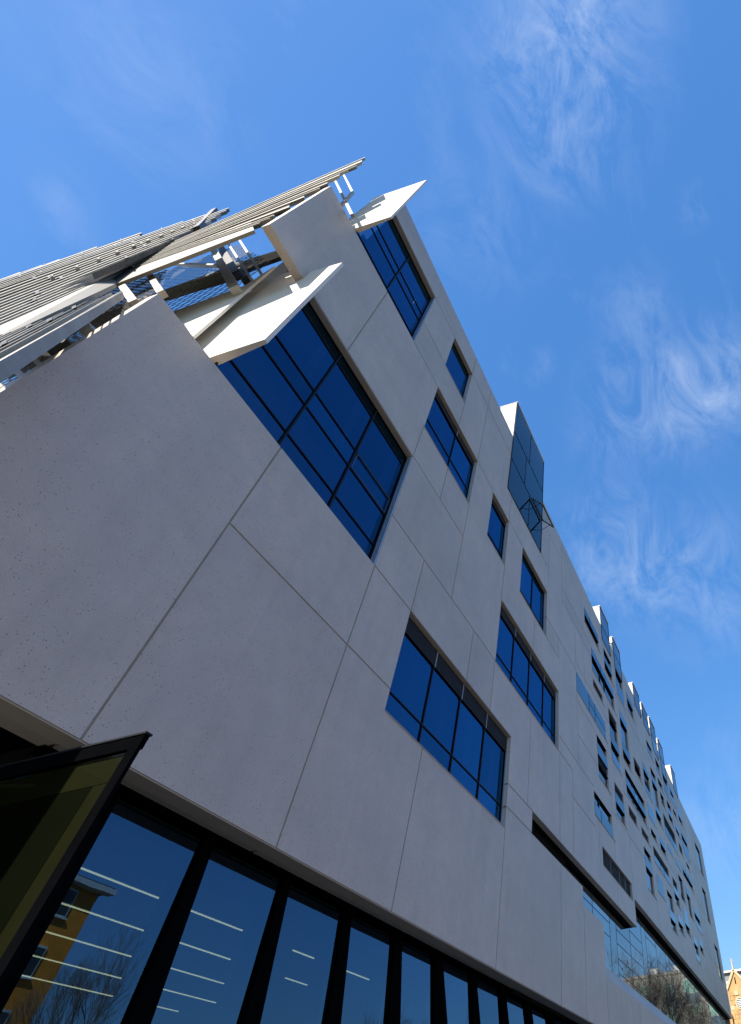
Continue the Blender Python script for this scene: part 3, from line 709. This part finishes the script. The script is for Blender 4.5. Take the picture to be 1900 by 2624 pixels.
RAILS = [
  ((2,7.68,26.22),(2,1.45,15.51),0.07),
  ((2,7.15,26.15),(2,1.43,15.99),0.07),
  ((2.2,8.63,36.46),(2.2,6.61,31.86),0.09),
  ((1.75,5.86,35.12),(1.75,-0.48,18.12),0.09),
  ((1.85,6.08,37.25),(1.85,1.84,25.41),0.09),
  ((1.85,1.84,25.41),(1.85,1.32,22.36),0.09),
  ((1.14,2.18,10.31),(1.14,0.93,9.36),0.1),
  ((1.9,9.27,24.58),(1.9,4.19,19.1),0.09),
]
PIPES = [
  ((2.2,2.66,19.71),(2.2,4.41,20.12),0.22),
  ((2.1,4.32,19.23),(2.1,8.22,19.23),0.17),
  ((1.5,3.54,14.32),(1.5,4.69,14.43),0.12),
]
BANDS = [
  ((2.25,2.33,19.15),(2.25,3.93,19.17),0.1),
  ((2,3.35,17.75),(2,5.56,18.34),0.16),
  ((2,2.84,16.85),(2,5.09,17.35),0.1),
  ((1.4,2.57,13.06),(1.4,3.58,13.21),0.1),
  ((1.4,2.3,12.67),(1.4,2.98,12.54),0.12),
  ((1.3,1.86,10.35),(1.3,2.76,10.01),0.14),
  ((1.3,2.83,12.04),(1.3,3,11.7),0.1),
  ((1.3,3.59,12.77),(1.3,3.61,11.9),0.08),
]
BRACES = [
  ((1.09,8.96,29.03),(1.09,5.63,21.64),0.22),
  ((1.072,8.37,23.22),(1.072,5.22,17.48),0.2),
  ((0.964,9.93,22.51),(0.964,7,18.32),0.18),
  ((0.765,10.43,20.91),(0.765,6.15,15.68),0.18),
]
LVG = part_empty('louvre_screen', B)
def blades(tab, dx, mats, name='louvre_blade', thick=.05):
    for i, (rt, rb, lb, lt) in enumerate(tab):
        P_ = [Vector(p) for p in (rt, rb, lb, lt)]
        o_ = Vector((dx, dx*.35, 0))
        m = MB(); m.hexa([*P_, *[p+o_ for p in P_]]); m.build(name, mats[i % len(mats)], LVG)
        # folded lip along the lower edge, a little proud
        e = Vector((-.03, -.01, 0)); w = (P_[0]-P_[1])*.22; w2 = (P_[3]-P_[2])*.22
        m = MB(); m.hexa([P_[1]+e, P_[1]+w+e, P_[2]+w2+e, P_[2]+e, P_[1], P_[1]+w, P_[2]+w2, P_[2]]); m.build('blade_lip', M_STEEL if i % 3 == 0 else M_ZINC, LVG)
blades(LV_S, .10, [M_ZINC, M_ZINC2, M_ZINC, M_ZINC2, M_ZINC2])
blades(LV_A, .06, [M_ZINC, M_ZINC, M_ZINC2])
blades(LV_F, .06, [M_ZINC, M_ZINC2])
for rt, rb, lb, lt in LV_FL:
    P_ = [Vector(p) for p in (rt, rb, lb, lt)]; o_ = Vector((.07, .02, 0))
    m = MB(); m.hexa([*P_, *[p+o_ for p in P_]]); m.build('edge_channel', simple('zinc_channel', (.25,.23,.19), .55, .1, .15, 1.2) if 'zinc_channel' not in bpy.data.materials else bpy.data.materials['zinc_channel'], LVG)
# folded ends of the sheets standing on the channel
rt, rb, lb, lt = [Vector(p) for p in LV_FL[0]]
for i in range(15):
    a = rt.lerp(lt, (i+.15)/15.2); b = rt.lerp(lt, (i+.75)/15.2); up = Vector((0,.28,.50)) * (1 - .3*i/15)
    m = MB(); p0, p1, p2, p3 = a, b, b.lerp(a,.12)+up, b.lerp(a,.75)+up; o_ = Vector((.04,.02,0))
    m.hexa([p0,p1,p2,p3,p0+o_,p1+o_,p2+o_,p3+o_]); m.build('fold_cap', M_ZINC2, LVG)
rt, rb, lb, lt = [Vector(p) for p in LV_S[12]]
for i in range(9):
    a = rt.lerp(lt, .22+.075*i); up = Vector((0,.35,.42))
    m = MB(); b = a.lerp(lt, .04); c = a + up*.9; o_ = Vector((-.03,-.02,0)); 
    m.hexa([a+o_*3,b+o_*3,c+o_*3,c+o_*3+Vector((0,.02,.02)),a+o_,b+o_,c+o_,c+o_+Vector((0,.02,.02))]); m.build('fold_cap', M_ZINC, LVG)
for n_, tab, mat, h in (('steel_post', POSTS, M_STEEL, 1.), ('dark_post', DPOSTS, M_STEELD, 1.), ('guard_bar', RAILS, M_STEEL, 1.), ('gutter_band', BANDS, M_ZINC2, .5), ('brace', BRACES, M_STEELD, 1.)):
    for a, b, w in tab:
        m = MB(); m.beam(a, b, w, w*h, (0,1,.2)); m.build(n_, mat, LVG)
for a, b, w in PIPES:
    m = MB(); m.tube(a, b, w*.5, w*.5, 12); m.build('pipe', M_PIPE, LVG, smooth=True)
for gi, tab in enumerate((LV_S, LV_F)):
    for k in range(2, len(tab)-3, 2):
        rt, rb, lb, lt = [Vector(p) for p in tab[k]]
        for t in (.18,.48,.80):
            t += .03*(k % 3)
            a = rt.lerp(lt, t); b = rb.lerp(lb, t)
            m = MB(); m.beam(a + Vector((-.02,-.01,0)), b + (b-a)*.35 + Vector((-.02,-.01,0)), .05, .03, (1,0,0)); m.build('bracket', M_STEELD, LVG)
# wire mesh infill, one panel for the near bay and one for the far bay
m = MB()
def wires(X, y0, y1, z0, z1, st, w):
    y = y0
    while y < y1:
        m.box(X-.004, X+.004, y-w, y+w, z0(y), z1(y)); y += st
    z = min(z0(y0), z0(y1))
    zt = max(z1(y0), z1(y1))
    while z < zt:
        # clip each horizontal wire to the sloping top and bottom
        ys = [y0+(y1-y0)*i/60 for i in range(61)]; ins = [v for v in ys if z0(v) <= z <= z1(v)]
        if len(ins) > 1: m.box(X-.004, X+.004, ins[0], ins[-1], z-w, z+w)
        z += st
wires(1.30, 0.2, 6.2, lambda y: 7.5+.4*y, lambda y: min(16.2, 9.5+1.9*y), .17, .009)
m.build('wire_mesh', M_MESH, LVG, 'stuff')
m = MB(); wires(2.02, 1.9, 9.5, lambda y: 12.0+.55*y, lambda y: min(24.0, 14.6+1.55*y), .30, .014)
m.build('wire_mesh', M_MESH, LVG, 'stuff')

# ------------------------------------------------------------------ across the street (seen mirrored in the glass)
def block_windows(parent, face, cols, rows, w, h, frame, pane, axis, side):
    for c in cols:
        for z in rows:
            p = part_empty('window', parent)
            if axis == 'y':
                f = MB(); f.box(c-w, c, face-.05*side, face+.10*side, z-h, z); 
                f.build('window_frame', frame, p)
                for i in range(2):
                    g = MB(); a = c-w+.08+i*(w-.1)/2; g.box(a, a+(w-.22)/2, face+.10*side, face+.115*side, z-h+.1, z-.1); g.build('pane', pane, p)
                s_ = MB(); s_.box(c-w-.1, c+.1, face, face+.18*side, z-h-.08, z-h); s_.build('sill', frame, p)
            else:
                f = MB(); f.box(face-.10, face+.05, c-w/2, c+w/2, z-h, z); f.build('window_frame', frame, p)
                for i in range(2):
                    g = MB(); a = c-w/2+.08+i*(w-.1)/2; g.box(face-.115, face-.10, a, a+(w-.22)/2, z-h+.1, z-.1); g.build('pane', pane, p)
M_OCHRE = simple('ochre_brick', (.95,.30,.02), .85, 0, .14, 2.4, .3, 30.)
M_WF = simple('white_window_frame', (.78,.77,.74), .5, 0, .04, 3.)
M_WP = simple('window_glass_dark', (.05,.06,.07), .08, 0, .1, 1.)
yb = empty('apartment_house', (19,-38,0), 'ochre brick apartment house mirrored in the ground floor glass', 'house')
def local(o, parent): o.matrix_parent_inverse = parent.matrix_world.inverted(); return o
bpy.context.view_layer.update()
yb.location = (0,0,0)
box('wall', M_OCHRE, yb, 4, 30.5, -46, -32.8, 0, 15.2)
box('roof', simple('dark_roof_tiles', (.09,.08,.08), .8), yb, 3.5, 31.0, -46.5, -32.4, 15.32, 15.6)
box('gutter', M_WF, yb, 3.4, 31.1, -32.4, -32.25, 15.22, 15.5)
box('eaves', M_WF, yb, 3.5, 31.0, -32.8, -32.4, 15.2, 15.31)
block_windows(yb, -32.8, [29.1,24.6,20.0,15.5,11.0], [15.0,12.25,9.5,6.75,4.0], 2.0, 1.4, M_WF, M_WP, 'y', 1)

ab = empty('apartment_block', (0,0,0), 'tall beige concrete block with green glass bays mirrored in the long glazing', 'building')
M_BEIGE = simple('beige_concrete_wall', (.42,.38,.33), .85, 0, .12, .6)
M_GREEN = simple('pale_green_glass', (.30,.52,.42), .15, 0, .25, .5); M_SLATE = simple('blue_grey_spandrel', (.12,.19,.24), .3, 0, .2, .6)
box('wall', M_BEIGE, ab, 115, 150, -30, -5.0, 0, 23.3)
box('parapet', M_BEIGE, ab, 114.9, 150, -30, -4.9, 23.3, 23.7)
for i, (a, b) in enumerate(((-9,-7.5),(-13,-11),(-17,-15.6))): box('roof_plant', M_DARK if i == 0 else M_WF, ab, 118, 122, a, b, 23.7, 25.0)
for c in (-6.4,-9.9,-13.6,-17.4,-21):
    for k in range(7):
        z = 22.4 - 3.05*k
        p = part_empty('window', ab)
        box('window_frame', M_WF, p, 114.82, 115.0, c-1.15, c+1.15, z-1.75, z)
        box('pane', M_GREEN, p, 114.78, 114.815, c-1.05, c-.05, z-1.65, z-.1); box('pane', M_GREEN, p, 114.78, 114.815, c+.05, c+1.05, z-1.65, z-.1)
        box('spandrel', M_SLATE, p, 114.84, 114.99, c-1.15, c+1.15, z-2.95, z-1.76)

# ------------------------------------------------------------------ the church and the block beyond the far end
M_SAND = simple('sandstone', (.56,.34,.14), .9, 0, .22, 1.1, .6, 8.)
M_SANDL = simple('pale_sandstone', (.66,.50,.30), .9, 0, .1, 2.)
ch = empty('stone_church', (0,0,0), 'golden sandstone church gable with cross finial and round window', 'church')
XC = 110.
m = MB()
gp = [(4.57,0),(4.57,19.75),(3.19,21.75),(1.35,19.75),(1.35,0)]
m.poly([(XC,y,z) for y, z in gp]); 
for (a,b),(c,d) in zip(gp, gp[1:]): m.quad((XC,a,b),(XC,c,d),(XC+12,c,d),(XC+12,a,b))
m.build('gable_wall', M_SAND, ch)
# stone courses stand slightly proud, joints between them
random.seed(11)
for r_ in range(11):
    z0 = 14.2 + .52*r_
    y = 1.4
    while y < 4.5:
        w_ = random.uniform(.45,.8); y1_ = min(y+w_, 4.52)
        top = z0+.49
        lim = min((21.6-top)/1.45+0, 9)
        if top < 19.7 and not (abs((y+y1_)/2-3.05) < .75 and abs(z0+.25-17.9) < .75):
            o = box('stone', M_SAND if random.random() < .8 else M_SANDL, ch, XC-.05-random.uniform(0,.05), XC-.001, y, y1_-.03, z0, top)
        y = y1_+.0
        if y >= 4.5: break
m = MB(); m.beam((XC-.1,4.67,19.65),(XC-.1,3.19,21.85),.3,.16,(1,0,0)); m.beam((XC-.1,1.25,19.65),(XC-.1,3.19,21.85),.3,.16,(1,0,0)); m.build('coping', M_SANDL, ch)
m = MB(); m.tube((XC-.1,3.19,21.8),(XC-.1,3.19,22.9),.16,.06,6); m.beam((XC-.1,2.98,22.95),(XC-.1,3.4,22.95),.1,.1); m.beam((XC-.1,3.19,22.7),(XC-.1,3.19,23.25),.1,.1); m.build('finial', M_SANDL, ch)
box('slit_window', M_DARK, ch, XC-.06, XC+.1, 3.13, 3.27, 20.2, 20.95)
rw = part_empty('round_window', ch)
m = MB(); m.tube((XC-.16,3.02,17.95),(XC+.1,3.02,17.95),.72,.72,28); m.build('surround', M_SANDL, rw)
m = MB(); m.tube((XC-.18,3.02,17.95),(XC-.161,3.02,17.95),.56,.56,28); m.build('opening', M_DARK, rw)
for i in range(5):
    z = 17.95-.4+.2*i; hw = math.sqrt(max(.02,.52**2-(z-17.95)**2)); box('louvre', M_WF, rw, XC-.22, XC-.185, 3.02-hw, 3.02+hw, z-.06, z+.05)
box('buttress', M_SAND, ch, XC-.5, XC+1.5, 4.58, 5.5, 0, 16.9)
box('aisle_wall', M_SAND, ch, XC+2, XC+30, 4.6, 9.0, 0, 15.4)
box('aisle_wall', M_SAND, ch, XC+1.0, XC+30, -4.0, 1.34, 0, 17.0)
mb_ = empty('office_block', (0,0,0), 'grey flat roofed office block with pale green glazing behind the church', 'building')
box('wall', simple('grey_cladding', (.22,.23,.23), .7, 0, .1, .4), mb_, 160, 190, -30, 10.6, 0, 30.6)
box('cornice', M_WF, mb_, 159.4, 190, -30.4, 10.9, 30.62, 30.95)
for k in range(5):
    for j in range(9):
        y = 9.6-3.2*j
        p = part_empty('window', mb_)
        box('window_frame', M_WF, p, 159.85, 159.99, y-2.7, y, 27.6-4*k, 29.2-4*k)
        box('pane', simple('mint_glass', (.55,.68,.62), .2) if 'mint_glass' not in bpy.data.materials else bpy.data.materials['mint_glass'], p, 159.8, 159.845, y-2.55, y-.15, 27.75-4*k, 29.05-4*k)

# ------------------------------------------------------------------ bare street trees
M_BARK = simple('grey_brown_bark', (.12,.095,.075), .95, 0, .25, 5., .6, 25.)
def tree(x, y, h, spread, seed, label, depth=6):
    rnd = random.Random(seed)
    t = empty('bare_tree', (0,0,0), label, 'tree', 'bare trees along the street')
    tr = MB(); cr = MB()
    def grow(p, d, ln, r, k):
        q_ = p + d*ln
        (tr if k == 0 else cr).tube(p, q_, r, r*.72, 7 if k < 2 else 4 if k < 4 else 3, False)
        if k >= depth: return
        n = 3 if k < 2 else rnd.choice((2,3,3))
        for i in range(n):
            ax = Vector((rnd.gauss(0,1), rnd.gauss(0,1), rnd.gauss(0,.4))).normalized()
            nd_ = (d*(1.0) + ax*spread*rnd.uniform(.6,1.15) + Vector((0,0,.22))).normalized()
            grow(q_ if i else p+d*ln*rnd.uniform(.72,1), nd_, ln*rnd.uniform(.62,.84), r*.62, k+1)
    L0 = h*.27
    grow(Vector((x,y,0)), Vector((rnd.uniform(-.06,.06), rnd.uniform(-.06,.06), 1)).normalized(), L0, h*.010, 0)
    tr.build('trunk', M_BARK, t, smooth=True); cr.build('crown', M_BARK, t, 'stuff')
tree(26.2,-22.8,11.6,.46,1,'tall bare tree beside the corner of the ochre house in the reflection',8)
tree(25.0,-25.0,9.2,.60,2,'low bushy bare tree in front of the ochre house in the reflection',8)
tree(40.5,-22.8,10.6,.55,3,'bare tree mirrored low in the fourth ground floor pane',6)
tree(47.5,-22.8,11.4,.52,4,'bare tree mirrored in the middle of the ground floor glazing',7)
tree(54.0,-23.5,12.6,.55,5,'wide bare tree mirrored farther along the ground floor glazing',7)
for i, (x, y, h) in enumerate(((64,-8.4,15.5),(70,-9.0,17.5),(76,-8.2,18.6),(83,-9.4,19.4),(90,-7.6,18.4),(97,-9.0,17.5))):
    tree(x, y, h, .58, 20+i, ['russet bare tree mirrored at the near end of the long glazing','second bare tree mirrored in the long glazing','broad bare tree mirrored at the middle of the long glazing','tallest bare tree mirrored in the long glazing','bare tree mirrored before the beige block','last bare tree mirrored against the beige block'][i], 8 if i < 5 else 7)
